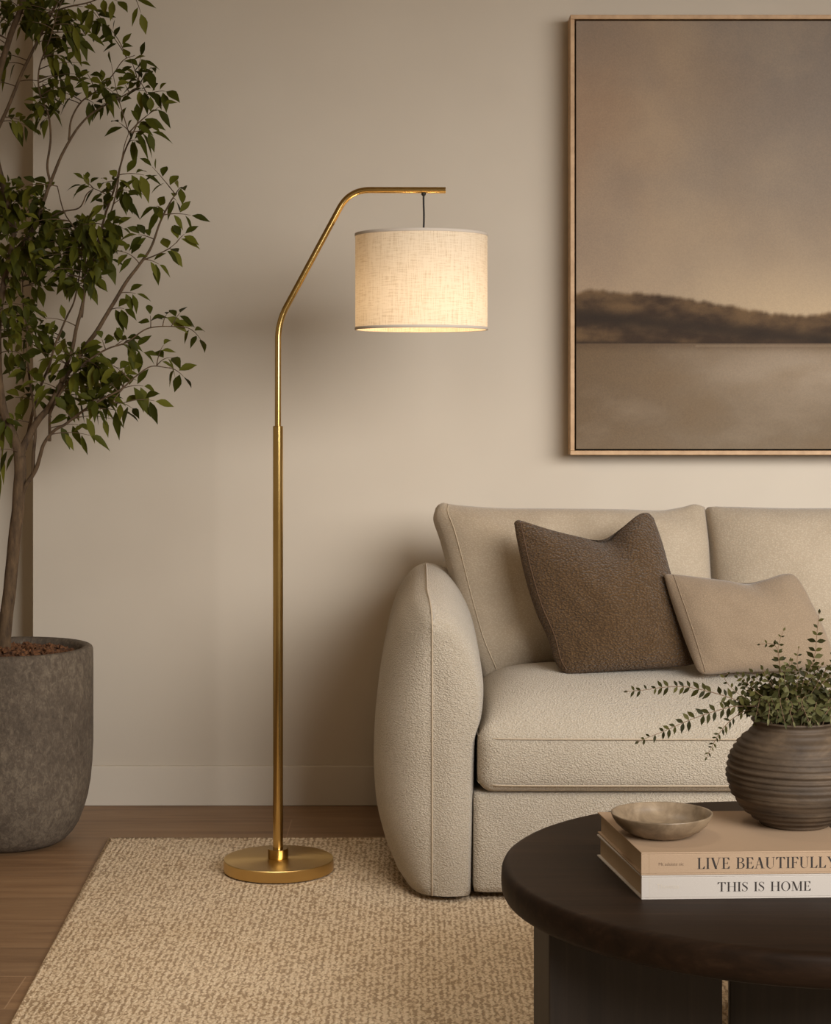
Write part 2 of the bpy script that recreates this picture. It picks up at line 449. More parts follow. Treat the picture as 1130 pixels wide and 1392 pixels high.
# long seat cushion: crowned top, domed front band
SX0, SX1, SY0, SY1 = .1475, RIGHT-.1475, 4.395, 5.15
hx, hy, hz = (SX1-SX0)/2, (SY1-SY0)/2, .078
def sfn(p, u):
    p = p.copy(); ux = p.x/hx; uy = p.y/hy
    if p.z > -hz*.2:
        k = max(0, 1-abs(ux)**14)*max(0, 1-abs(uy)**2.6)
        wz = min(1, (p.z+hz*.2)/(hz*1.2))
        p.z += .092*k*wz
    if uy < -.8: p.y -= .012*(1-min(1, abs(p.z/hz))**2)*(1-abs(ux)**16)
    nz_ = noise.noise(Vector((p.x*5, p.y*5, 1.7)))
    if p.z > 0: p.z += .004*nz_
    return p
seat = soft_box(((SX0+SX1)/2, (SY0+SY1)/2, .346), (hx, hy, hz), .038, (110, 48, 14), sfn)
seat = weld(seat.build('seat_cushion', M['sofa'], sofa))
for zz, rr in ((.400, .0022), (.290, .0022)):
    p = MB(); pts = []
    x0 = SX0+.0; yy = SY0-.006
    pts = [(SX0+.003, SY0+.30, zz), (SX0+.002, SY0+.06, zz), (SX0+.012, SY0+.022, zz), (SX0+.034, SY0+.002, zz), (SX0+.08, yy, zz), (SX0+.3, yy-.0035, zz), ((SX0+SX1)/2, yy-.004, zz), (SX1-.1, yy-.002, zz)]
    p.tube(catmull(pts, 8), rr, 6); p.build('piping', M['piping'], seat)

def pillow(name, top, bottom, left, right, Y0, z0, k, T, mat, parent=None, g=0.0, n=48, pw=2.4, wr=.004, dent=None, inset=None, pmat=None, origin=None, seedv=0, er=.5, Yadj=None):
    def ray(px, py):
        q = (py-CY)/F; Y = (Y0+k*(H-z0))/(1+k*q); return at(px, py, Y)
    E = [resample(catmull([ray(*p_) for p_ in e_], 10), n) for e_ in (top, bottom, left, right)]
    Tp, Bt, Lf, Rt = E                     # left/right go bottom -> top
    nrm = Vector((0, -1, k)).normalized()
    def P(i, j):
        u = i/n; v = j/n
        return (Bt[i]*(1-v)+Tp[i]*v+Lf[j]*(1-u)+Rt[j]*u
                - Bt[0]*(1-u)*(1-v)-Bt[n]*u*(1-v)-Tp[0]*(1-u)*v-Tp[n]*u*v)
    m = MB(); front = []; back = []
    def hh(u, v): return T*max(0, 1-abs(2*u-1)**pw)**er*max(0, 1-abs(2*v-1)**pw)**er
    uv = lambda i: .5-.5*math.cos(PI*i/n)*.55-(.5-i/n)*.45
    def Pf(u, v):
        i = u*n; j = v*n; i0 = min(int(i), n-1); j0 = min(int(j), n-1); a_ = i-i0; b_ = j-j0
        return (P(i0, j0)*(1-a_)+P(i0+1, j0)*a_)*(1-b_)+(P(i0, j0+1)*(1-a_)+P(i0+1, j0+1)*a_)*b_
    def S(u, v, s):
        p = Pf(u, v); h = g+hh(u, v)
        w_ = wr*noise.noise(Vector((u*3.3+seedv, v*3.3, s*2.0)))*1.6+wr*.6*noise.noise(Vector((u*9+seedv, v*7, s*3.0)))
        ed = min(1, min(u, 1-u, v, 1-v)*9)
        h += w_*ed
        if dent and s > 0: h -= dent(u, v)
        return p+nrm*h*s
    rowsf = [[S(uv(i), uv(j), 1) for j in range(n+1)] for i in range(n+1)]
    rowsb = [[S(uv(i), uv(j), -1) for j in range(n+1)] for i in range(n+1)]
    m.grid(rowsf, flip=True); m.grid(rowsb)
    if g > 0:
        ring = lambda R: [R[i][0] for i in range(n+1)]+[R[n][j] for j in range(1, n+1)]+[R[i][n] for i in range(n-1, -1, -1)]+[R[0][j] for j in range(n-1, 0, -1)]
        a_, b_ = ring(rowsf), ring(rowsb); c_ = sum(a_, Vector())/len(a_); mid = []
        rr = []
        for t in range(7):
            th = t/6; row_ = []
            for p1, p2 in zip(a_, b_):
                pm = p1.lerp(p2, th); o_ = (pm-c_); o_ -= nrm*o_.dot(nrm)
                row_.append(pm+o_.normalized()*g*.35*math.sin(PI*th))
            rr.append(row_)
        m.grid(rr, True)
    o = m.build(name, mat, parent, origin=origin); weld(o, .0003)
    if inset:
        for du, r_ in inset:
            pts = [S(du+.0, v_/60, 1)+nrm*.0005 for v_ in range(1, 60)]
            pb = MB(); pb.tube(pts, r_, 6); pb.build('piping', pmat, o)
    return o

def fold(u, v):     # soft pull lines at cushion corners
    return .0
# back cushions
pillow('back_cushion',
       top=[(594, 692), (602, 685), (622, 689), (680, 694), (770, 695), (850, 696), (895, 697), (925, 692), (943, 687), (957, 691)],
       bottom=[(660, 922), (720, 916), (800, 912), (900, 911), (972, 912)],
       left=[(660, 922), (640, 880), (625, 830), (612, 780), (600, 735), (591, 708), (594, 692)],
       right=[(972, 912), (971, 850), (966, 790), (963, 740), (960, 710), (957, 691)],
       Y0=4.97, z0=.5, k=.38, T=.115, g=.012, mat=M['backc'], parent=sofa, pw=2.9, wr=.014, inset=[(.055, .0016)], pmat=M['piping'], seedv=3, n=64)
pillow('back_cushion',
       top=[(960, 696), (966, 691), (985, 692), (1060, 695), (1150, 695), (1260, 695), (1340, 694), (1360, 697)],
       bottom=[(975, 912), (1100, 911), (1250, 911), (1365, 912)],
       left=[(975, 912), (973, 850), (969, 790), (965, 740), (961, 715), (960, 696)],
       right=[(1365, 912), (1364, 850), (1362, 790), (1360, 740), (1360, 715), (1360, 697)],
       Y0=4.97, z0=.5, k=.38, T=.10, g=.016, mat=M['backc'], parent=sofa, pw=4.0, wr=.006, seedv=9, n=64)
# feet
for fx, fy in ((.078, 4.475), (.05, 5.33), (RIGHT-.078, 4.475), (RIGHT-.05, 5.33)):
    m = MB(); z0 = RZ if fy < 5 else 0
    m.lathe([(.024, z0), (.030, .03)], (fx, fy, 0), 24); m.build('foot', M['foot'], sofa)

# ------------------------------------------------------------------ scatter pillows
def chop(cu, dep, wid, ln):
    def f(u, v):
        x = (u-cu-(1-v)*.18)/wid; y = max(0, 1-(1-v)/ln)
        return dep*math.exp(-x*x)*y*y*(3-2*y)
    return f
bp = pillow('scatter_pillow',
       top=[(699, 711), (706, 707), (735, 717), (770, 727), (800, 733), (822, 733), (845, 718), (866, 701), (880, 697), (889, 704)],
       bottom=[(765, 913), (778, 916), (820, 913), (880, 909), (925, 906), (944, 903)],
       left=[(765, 913), (754, 898), (745, 868), (728, 830), (714, 785), (704, 740), (699, 711)],
       right=[(944, 903), (938, 868), (926, 825), (912, 780), (901, 740), (889, 704)],
       Y0=4.68, z0=.52, k=.42, T=.085, mat=M['brown'], pw=2.3, wr=.006, dent=chop(.62, .035, .10, .35), inset=[(.045, .0014)], pmat=M['pipingb'], seedv=5, n=60, origin=(.44, 4.68, .52))
tag(bp, 'dark brown textured square pillow with a chopped top leaning on the sofa back', 'pillow')
bg = pillow('lumbar_pillow',
       top=[(903, 783), (908, 780), (940, 784), (985, 790), (1015, 793), (1040, 788), (1062, 781), (1076, 780), (1082, 785)],
       bottom=[(948, 911), (960, 917), (1000, 914), (1060, 912), (1110, 909), (1135, 905)],
       left=[(948, 911), (941, 895), (930, 866), (918, 832), (909, 805), (903, 783)],
       right=[(1135, 905), (1130, 880), (1118, 850), (1104, 822), (1091, 797), (1082, 785)],
       Y0=4.60, z0=.52, k=.42, T=.062, mat=M['beige'], pw=2.3, wr=.004, dent=chop(.62, .012, .10, .35), inset=[(.07, .0012)], pmat=M['beige'], seedv=12, n=52, origin=(.78, 4.62, .52))
tag(bg, 'small beige linen rectangular pillow beside the brown pillow on the sofa seat', 'pillow')

# ------------------------------------------------------------------ floor lamp
LY = 4.71
lx = (378-CX)*LY/F
lamp = thing('floor_lamp', 'brushed brass arc floor lamp with a lit hanging linen drum shade', 'floor lamp', (lx, LY, RZ))
bx_ = (379-CX)*LY/F
m = MB(); m.lathe([(.130, RZ), (.131, RZ+.004)], (bx_, LY, 0), 64); m.build('base_pad', M['blackrub'], lamp)
m = MB(); m.lathe([(.137, RZ+.003), (.139, RZ+.0045), (.139, .0385), (.1375, .040), (.02, .0402)], (bx_, LY, 0), 96); m.build('base', M['brassd'], lamp, origin=(bx_, LY, RZ), sharp=.5)
m = MB(); m.lathe([(.0255, .0402), (.026, .042), (.026, .064), (.025, .0655), (.012, .0657)], (lx, LY, 0), 40); m.build('collar', M['brass'], lamp, sharp=.5)
zt = at(0, 579, LY).z
m = MB(); m.lathe([(.0129, .065), (.0129, zt-.001), (.012, zt), (.0085, zt)], (lx, LY, 0), 32); m.build('pole', M['brass'], lamp, sharp=.5)
def fillet(P, r, n=12):
    out = [P[0]]
    for k in range(1, len(P)-1):
        a_, b_, c_ = P[k-1], P[k], P[k+1]; u = (a_-b_).normalized(); v = (c_-b_).normalized(); d = r[k-1]
        p0, p1 = b_+u*d, b_+v*d
        for t in range(n+1):
            t /= n; out.append(p0.lerp(b_, t).lerp(b_.lerp(p1, t), t))
    out.append(P[-1]); return out
m = MB(); m.tube(fillet([at(377.9, 580, LY), at(378.2, 438, LY), at(475, 258.3, LY), at(606, 258.6, LY)], [.045, .052]), .0080, 32); m.build('arm', M['brass'], lamp, sharp=.6)
cpts = [(576, 262), (576, 275), (576.5, 292), (576, 311), (574, 330)]
m = MB(); m.tube(catmull([at(x, y, LY) for x, y in cpts], 6), .0026, 10)
c0 = at(576, 264, LY); m.lathe([(.002, -.005), (.0055, -.002), (.006, .002), (.004, .005)], c0, 16)
m.build('cord', M['black'], lamp)
sc = at(573, 383, LY); SR = .1675; zt_, zb_ = at(0, 318.5, LY).z, at(0, 448, LY).z
m = MB(); m.lathe([(SR, zb_), (SR, zt_)], (sc.x, LY, 0), 128, cap=False)
sh = m.build('shade', M['shade'], lamp, origin=(sc.x, LY, zb_))
m = MB(); m.lathe([(SR-.0022, zb_+.001), (SR-.0022, zt_-.001)], (sc.x, LY, 0), 96, cap=False)
# bottom and top trim bands
for z_, nm in ((zb_, -1), (zt_, 1)):
    t = MB(); t.lathe([(SR-.003, z_-.001), (SR+.0012, z_-.0012), (SR+.0014, z_+.0052), (SR+.0002, z_+.006)] if nm < 0 else
                      [(SR+.0002, z_-.006), (SR+.0014, z_-.0052), (SR+.0012, z_+.0012), (SR-.003, z_+.001)], (sc.x, LY, 0), 128, cap=False)
    t.build('trim_ring', M['trim'], sh)
t = MB()
hub = Vector((sc.x, LY, zt_-.03))
for k in range(3):
    an = k*2*PI/3+.5; t.tube([hub, (sc.x+SR*math.cos(an), LY+SR*math.sin(an), zt_-.004)], .0018, 8)
t.lathe([(.014, -.004), (.014, .004)], hub, 20)
t.build('spider', M['brass'], sh)
t = MB(); t.lathe([(.018, -.075), (.020, -.07), (.020, -.01), (.010, .0), (.004, .012)], hub, 24); t.build('socket', M['black'], lamp)
t = MB(); bz = hub.z-.075; t.lathe([(.013, 0), (.016, -.012), (.026, -.03), (.031, -.05), (.027, -.068), (.015, -.079), (.002, -.082)], (hub.x, LY, bz), 24)
t.build('bulb', M['bulb'], lamp)
ld = bpy.data.lights.new('bulb_light', 'POINT'); ld.energy = 1.6; ld.color = (1, .76, .52); ld.shadow_soft_size = .035
lo_ = bpy.data.objects.new('bulb_light', ld); COL.objects.link(lo_); lo_.parent = lamp; lo_.location = Vector((hub.x, LY, bz-.10))-Vector(lamp.location)

# ------------------------------------------------------------------ painting
PY = 5.415
f0 = at(775.5, 20, PY); f1 = at(775.5, 618.5, PY)
PX0, PX1, PZ0, PZ1 = f0.x, f0.x+1.62, f1.z, f0.z
paint = thing('framed_painting', 'large framed muted landscape painting of low hills over calm water', 'painting', (PX0, WY, PZ0))
fw = .0125
m = MB()
for (x0, z0, x1, z1) in ((PX0, PZ0, PX1, PZ0+fw), (PX0, PZ1-fw, PX1, PZ1), (PX0, PZ0+fw, PX0+fw, PZ1-fw), (PX1-fw, PZ0+fw, PX1, PZ1-fw)):
    m.box((x0, PY, z0), (x1, WY-.006, z1))
m.build('frame', M['oak'], paint, bevel=.0015)
m = MB(); m.box((PX0+fw, WY-.02, PZ0+fw), (PX1-fw, WY-.008, PZ1-fw)); m.build('backing', M['gapd'], paint)
cx0, cx1, cz0, cz1 = PX0+fw+.005, PX1-fw-.005, PZ0+fw+.005, PZ1-fw-.005
CYf = PY+.004
NX, NZ = 330, 270
vs = []; cols = []
def fbm(x, z, s, o=4, sd=0): return noise.fractal(Vector((x*s+sd, z*s, sd*.7)), 1.0, 2.0, o)
HT = [(0, .1520), (.05, .160), (.12, .150), (.25, .142), (.40, .118), (.52, .098), (.62, .083), (.72, .088), (.85, .100), (1.1, .12), (1.3, .10), (1.6, .09)]
HT = sm_tab([(x, y) for x, y in HT], 6)
def mixc(a_, b_, t): t = max(0, min(1, t)); return tuple(a_[i]+(b_[i]-a_[i])*t for i in range(3))
HZ = 1.2-(468-CY)*PY/F - 0
def paint_col(x, z):
    X = x-cx0; W = 1.59; hz = z-HZ
    g1 = fbm(X, z, 2.2, 4, 3.1); g2 = fbm(X, z, 5.5, 4, 8.2); g3 = fbm(X*.5, z, 9, 4, 1.2)
    if hz > 0:
        up = hz/(cz1-HZ)
        c = mixc((178, 160, 134), (160, 142, 120), up*1.3)
        c = mixc(c, (158, 132, 108), max(0, 1-X/.35)*.75*(1-abs(up-.75)))
        c = mixc(c, (132, 122, 113), max(0, min(1, (X-.28)/.3))*max(0, (up-.45)/.5)*.9)
        c = mixc(c, (198, 178, 146), math.exp(-((up-.08)/.12)**2)*max(0, min(1, (X-.15)/.45))*.7)
        c = mixc(c, (144, 134, 122), max(0, .25+g1*.7)*min(1, max(0, (up-.1)/.4)))
        c = mixc(c, (190, 170, 140), max(0, g2)*.28)
        c = mixc(c, (126, 112, 98), max(0, -g2)*.2)
        ht = interp(HT, X)+.006*fbm(X, 0, 40, 3, 5)+.004*fbm(X, 0, 9, 3, 2)
        e_ = (ht-hz)/.006
        if e_ > -1:
            t = hz/max(ht, .01)
            hc = mixc((66, 52, 40), (112, 90, 64), .35+.9*fbm(X, z*2.2, 11, 5, 6)+.35*(t-.4)+max(0, X-.35)*.5)
            dark = math.exp(-((hz-(.085-.10*X))/.022)**2)
            hc = mixc(hc, (52, 43, 35), dark*.8)
            hc = mixc(hc, (48, 39, 32), math.exp(-(hz/.006)**2)*.7)
            c = mixc(c, hc, (e_+1)/2*.97)
    else:
        d = -hz/(HZ-cz0)
        c = mixc((122, 106, 86), (132, 118, 98), d)
        c = mixc(c, (108, 90, 68), max(0, 1-X/.4)*.8*(1-d*.4))
        c = mixc(c, (172, 158, 138), math.exp(-((X-.7)/.35)**2)*math.exp(-((d-.25)/.3)**2)*.8)
        c = mixc(c, (124, 104, 78), max(0, .2+g3*1.0)*.4)
        c = mixc(c, (176, 162, 142), max(0, -g3)*.3)
        c = mixc(c, (92, 74, 56), math.exp(-(d/.05)**2)*.45)
        if X > .35: c = mixc(c, (205, 190, 165), math.exp(-((hz+.004)/.0022)**2)*.2)
    return c
for j in range(NZ+1):
    for i in range(NX+1):
        x = cx0+(cx1-cx0)*i/NX; z = cz0+(cz1-cz0)*j/NZ
        vs.append((x, CYf, z)); cols.append(paint_col(x, z))
fs = [(j*(NX+1)+i, j*(NX+1)+i+1, (j+1)*(NX+1)+i+1, (j+1)*(NX+1)+i) for j in range(NZ) for i in range(NX)]
base_n = len(vs)
vs += [(cx0, WY-.021, cz0), (cx1, WY-.021, cz0), (cx1, WY-.021, cz1), (cx0, WY-.021, cz1)]; cols += [(190, 175, 150)]*4
BL, BR, TR, TL = 0, NX, NZ*(NX+1)+NX, NZ*(NX+1)
b0, b1, b2_, b3 = base_n, base_n+1, base_n+2, base_n+3
fs += [tuple([b0]+[b1]+list(range(NX, -1, -1))), tuple([b1, b2_]+[j*(NX+1)+NX for j in range(NZ, -1, -1)]),
       tuple([b2_, b3]+[TL+i for i in range(0, NX+1)]), tuple([b3, b0]+[j*(NX+1) for j in range(0, NZ+1)])]
n = NM('landscape_paint', .75)
at_ = n.n('ShaderNodeAttribute'); at_.attribute_name = 'paint'
fin = n.noise(240, 4, .7); br = n.noise(1, 5, .6, n.map((60, 60, 150)), 1)
c = n.mix(.22, at_.outputs['Color'], n.ramp(fin, [(.35, lin(90, 76, 60)), (.65, lin(190, 172, 146))]), 'SOFT_LIGHT')
n.color(c); n.bump(n.math('ADD', fin, br), .25, .001); n.b.inputs['Specular IOR Level'].default_value = .2
m = MB(); m.v = vs; m.f = fs; m.sm = [False]*len(fs)
cv = m.build('canvas', n.m, paint)
ca = cv.data.color_attributes.new('paint', 'FLOAT_COLOR', 'POINT')
buf = []
for c_ in cols: buf += [v_*q_ for v_, q_ in zip(lin(*c_), (.88, .86, .88, 1))]
ca.data.foreach_set('color', buf)

# ------------------------------------------------------------------ potted tree
TY = 5.05
pc = at(14, 879, TY)
tree = thing('potted_tree', 'tall small leaved green tree in a rough grey concrete pot', 'potted tree', (pc.x, TY, 0))
zy = lambda y: H-(y-CY)*TY/F
pr = [(.120, 0), (.136, .004), (.152, .014), (.168, .030), (.184, .055), (.198, .090), (.208, .125), (.215, .165), (.220, .215), (.2225, .27), (.2225, zy(900)), (.2220, zy(884)), (.2195, zy(880.5)), (.2150, zy(879)), (.2000, zy(879)), (.1935, zy(881)), (.1900, zy(886)), (.186, zy(930))]
m = MB(); m.lathe(pr, (pc.x, TY, 0), 128); pot = m.build('pot', M['pot'], tree, origin=(pc.x, TY, 0))
rows_ = []
for i in range(15):
    r = .187*i/14; rows_.append([Vector((pc.x+r*math.cos(2*PI*k/72), TY+r*math.sin(2*PI*k/72), zy(893)+.0+.012*noise.noise(Vector((r*math.cos(2*PI*k/72)*45, r*math.sin(2*PI*k/72)*45, 0)))+.02*(1-(i/14)**2))) for k in range(72)])
m = MB(); m.grid(rows_, True)
for q in range(330):
    an = random.uniform(0, 2*PI); r = .178*math.sqrt(random.random()); x = pc.x+r*math.cos(an); y = TY+r*math.sin(an)
    s = random.uniform(.004, .011); z = zy(893)+.022*(1-(r/.187)**2)+random.uniform(0, .006)
    R = Matrix.Rotation(random.uniform(0, 6), 3, Vector((random.random(), random.random(), random.random()+.1)).normalized())
    b8 = [Vector((x, y, z))+R@Vector((sx*s, sy*s*.55, sz*s*.35)) for sz in (-1, 1) for sy in (-1, 1) for sx in (-1, 1)]
    m.add(b8, [(0, 2, 3, 1), (4, 5, 7, 6), (0, 1, 5, 4), (2, 6, 7, 3), (0, 4, 6, 2), (1, 3, 7, 5)], False)
m.build('soil', M['soil'], pot)

rnd = random.Random(21)
PXM = TY/F      # metres per pixel at the tree
trunk = MB(); leaves = MB()
skeleton = []   # (point, radius)
def branch(pts, r0, r1, d0=0, d1=0, seg=9, reg=True):
    """pts in photo pixels; d0..d1 depth drift in metres"""
    n_ = len(pts); P3 = []
    for i, (x, y) in enumerate(pts):
        d = d0+(d1-d0)*i/(n_-1); P3.append(at(x, y, TY)+Vector((0, d, 0)))
    C = catmull(P3, 6); N = len(C)
    R = [(r0+(r1-r0)*(i/(N-1))**.8)*PXM for i in range(N)]
    C = [c+Vector((noise.noise(c*14)*.003, noise.noise(c*13+Vector((5, 0, 0)))*.004, 0)) for c in C]
    trunk.tube(C, R, seg)
    if reg:
        for i in range(N): skeleton.append((C[i], R[i]))
    return C
branch([(4, 897), (8, 850), (13, 800), (19, 740), (24, 695), (27, 655), (27, 620)], 9.5, 8, seg=16)
branch([(27, 640), (25, 612), (17, 590), (9, 568), (2, 530), (-1, 490), (-1, 450), (3, 415), (8, 383), (16, 351), (22, 318)], 7.5, 3.6, 0, -.03, 12)
branch([(26, 640), (30, 612), (40, 590), (52, 570), (66, 552), (85, 517), (108, 480), (130, 450), (150, 415), (170, 382), (188, 358), (203, 335), (216, 300), (228, 275), (236, 262)], 6.0, .8, 0, .04, 12)
branch([(31, 672), (38, 657), (50, 638), (58, 618), (64, 602), (78, 585), (94, 576), (122, 556), (150, 540), (172, 528), (190, 513), (212, 499), (236, 501)], 3.6, .6, .0, -.1)
branch([(84, 519), (90, 495), (98, 468), (106, 430), (113, 390), (124, 350), (131, 320), (140, 285), (152, 245), (163, 205), (176, 172), (188, 140), (192, 118)], 3.2, .7, 0, .1)
branch([(16, 351), (34, 330), (50, 305), (60, 275), (69, 248), (80, 218), (93, 190), (106, 170), (120, 154), (140, 140), (165, 126), (186, 114)], 3.6, .7, -.03, .05)
branch([(22, 318), (12, 270), (-2, 215), (-4, 160), (0, 118), (12, 72), (26, 35), (38, 2), (48, -30)], 5, 3.6, -.03, -.05, 10)
branch([(-2, 180), (14, 140), (30, 95), (47, 55), (62, 20), (80, -20)], 2.6, 1.6, -.02, .06)
branch([(46, 645), (47, 600), (46, 570), (40, 540), (33, 500), (30, 455), (24, 420), (20, 380)], 2.6, .8, -.015, .10)
branch([(65, 600), (66, 575), (68, 560), (82, 535), (96, 516), (110, 500), (128, 487), (150, 474), (176, 466), (200, 450), (214, 446), (232, 445), (250, 446)], 2.2, .6, .02, -.08)
branch([(30, 612), (36, 575), (44, 540), (58, 500), (70, 460), (82, 430), (92, 405), (98, 372), (100, 345)], 2.6, .8, .04, .12)
branch([(107, 430), (112, 392), (118, 352), (112, 322), (96, 295), (90, 260)], 1.8, .7, .05, -.12)
branch([(69, 250), (66, 225), (72, 190), (70, 160), (60, 130), (62, 95), (78, 60), (88, 30), (100, 5)], 1.9, .6, 0, -.12)
branch([(93, 190), (96, 160), (108, 135), (128, 118), (146, 98), (160, 75), (176, 66)], 1.5, .5, 0, .1)
branch([(50, 305), (84, 290), (112, 285), (124, 268), (135, 262)], 1.5, .6, 0, -.1)
branch([(131, 320), (150, 295), (160, 262), (166, 235), (172, 205), (180, 185)], 1.5, .5, 0, -.06)
branch([(190, 352), (210, 345), (228, 338), (240, 330)], 1.1, .5, .05, .0)
branch([(62, 20), (90, 8), (120, 0), (150, -15), (175, -18)], 1.5, .6, 0, .05)
branch([(172, 528), (160, 545), (170, 548), (185, 545)], .9, .4, -.06, -.1)

def leaf(mb, p, d, up, L, W, droop=.35, fold_=.25):
    """pointed ovate leaf starting at p in direction d"""
    d = d.normalized(); s = d.cross(up)
    if s.length < 1e-4: s = Vector((1, 0, 0))
    s.normalize(); nn_ = s.cross(d).normalized()
    ts = [(0, 0), (.10, .10), (.28, .78), (.48, 1.0), (.68, .74), (.85, .32), (1, 0)]
    mid = []; Lf_ = []; Rt_ = []
    for t, w_ in ts:
        c = p+d*(L*t)-Vector((0, 0, 1))*(droop*L*t*t)
        mid.append(c); off = s*(W*.5*w_); lift = nn_*(fold_*W*.5*w_)
        Lf_.append(c+off+lift); Rt_.append(c-off+lift)
    vs_ = [mid[0], mid[1]]+[Lf_[i] for i in range(2, 6)]+[mid[i] for i in range(2, 6)]+[Rt_[i] for i in range(2, 6)]+[mid[6]]
    l0, m0, r0 = 2, 6, 10; tip = 14
    fs_ = [(0, 1, l0), (0, r0, 1), (1, m0, l0), (1, r0, m0)]
    for i in range(3): fs_ += [(l0+i, m0+i, m0+i+1, l0+i+1), (m0+i, r0+i, r0+i+1, m0+i+1)]
    fs_ += [(l0+3, m0+3, tip), (m0+3, r0+3, tip)]
    mb.add(vs_, fs_)

def spray(tip, nl=6, size=1.0, L3=.045, spread=1.0, depth=None, direct=None):
    """a twig from the nearest skeleton point to the tip with leaves over its outer part"""
    T_ = tip
    best = min(skeleton, key=lambda s_: (s_[0]-T_).length+max(0, s_[0].z-T_.z)*.9+(0 if s_[1] < 6*PXM else .15))
    A = best[0]; dv = T_-A; Ld = dv.length
    if Ld < .02: dv = Vector((.03, 0, .02)); T_ = A+dv; Ld = .036
    ctrl = A+dv*.5+Vector((0, 0, .12*Ld))+Vector((rnd.uniform(-1, 1), rnd.uniform(-1, 1), 0))*Ld*.08
    C = [A.lerp(ctrl, t/8).lerp(ctrl.lerp(T_, t/8), t/8) for t in range(9)]
    trunk.tube(C, [max(.0006, .0017-.0011*i/8) for i in range(9)], 5)
    tw = resample(C, 40)
    span = min(.85, .13/Ld)
    for i in range(nl):
        t = 1-span*i/nl; k = min(39, int(t*40)); p = tw[k]; tv = (tw[min(40, k+1)]-tw[max(0, k-1)]).normalized()
        if i == 0: dd = tv
        else:
            side = tv.cross(Vector((0, -1, 0))).normalized()*(1 if i % 2 else -1)
            dd = (tv*rnd.uniform(.3, .8)+side*rnd.uniform(.6, 1.0)+Vector((0, rnd.uniform(-.5, .5), rnd.uniform(-.35, .05))))
        up = Vector((rnd.uniform(-.5, .5), -rnd.uniform(.3, 1.2), rnd.uniform(.3, 1.0))).normalized()
        L_ = L3*size*rnd.uniform(.75, 1.15)
        ped = p+dd.normalized()*.004
        leaf(leaves, ped, dd, up, L_, L_*rnd.uniform(.36, .5), rnd.uniform(.1, .55), rnd.uniform(.1, .45))
tips = [(165, 8, 4), (186, 10, 3), (133, 22, 4), (125, 55, 4), (112, 62, 4), (190, 75, 5), (178, 80, 5), (212, 100, 5), (222, 120, 5), (200, 125, 5), (226, 146, 5), (205, 160, 4),
        (208, 182, 6), (182, 188, 5), (160, 165, 4), (205, 225, 6), (196, 238, 5), (178, 262, 6), (160, 275, 5), (140, 255, 5), (234, 268, 3), (252, 258, 3), (256, 290, 4), (218, 285, 5), (250, 318, 5), (228, 335, 4),
        (210, 356, 4), (182, 398, 4), (170, 420, 4), (150, 330, 6), (172, 345, 6), (160, 310, 6), (186, 318, 6), (145, 350, 6), (208, 430, 3), (228, 428, 3), (246, 426, 4), (268, 460, 4), (226, 470, 3), (192, 478, 5), (176, 462, 4),
        (232, 486, 4), (250, 512, 4), (216, 545, 4), (196, 525, 5), (178, 555, 4), (165, 560, 4), (148, 570, 4), (122, 592, 4), (100, 578, 4), (96, 560, 5),
        (130, 545, 6), (150, 520, 6), (168, 500, 6), (140, 500, 6), (120, 520, 6), (110, 545, 6), (90, 540, 5), (70, 540, 5), (56, 520, 5), (46, 545, 4), (160, 470, 5), (142, 462, 5), (80, 490, 5), (64, 480, 5)]
for x, y, k in tips:
    spray(at(x, y, TY)+Vector((0, rnd.uniform(-.09, .09), 0)), k, 1.18)
# denser clouds: (cx, cy, rx, ry, count)
for cx_, cy_, rx_, ry_, cnt in ((62, 325, 62, 42, 46), (25, 285, 38, 48, 26), (20, 390, 34, 50, 16), (100, 365, 50, 34, 17), (125, 315, 36, 26, 12), (100, 110, 50, 40, 17), (85, 28, 55, 30, 20), (50, 150, 40, 16, 7),
                                (25, 25, 32, 35, 14), (150, 95, 30, 30, 5), (140, 250, 30, 30, 5), (118, 512, 52, 36, 24), (50, 470, 40, 50, 13), (20, 500, 20, 50, 6), (-35, 300, 45, 110, 20), (-30, 70, 40, 80, 14), (8, 595, 10, 25, 3)):
    for q in range(cnt):
        an = rnd.uniform(0, 2*PI); r = math.sqrt(rnd.random())
        x = cx_+rx_*r*math.cos(an); y = cy_+ry_*r*math.sin(an)
        spray(at(x, y, TY)+Vector((0, rnd.uniform(-.16, .16), 0)), rnd.randint(4, 6), rnd.uniform(.9, 1.2))
# a long drooping twig at the left edge
for x, y in ((2, 600), (3, 640), (-2, 660), (4, 575)):
    leaf(leaves, at(x, y-25, TY), Vector((.05, 0, -1)), Vector((0, -1, .2)), .075, .014, .2)
trunk.tube([at(-8, 480, TY), at(-2, 540, TY), at(2, 590, TY), at(1, 640, TY)], .0012, 5)
trunk.build('trunk', M['bark'], tree)
leaves.build('foliage', M['leaf'], tree)

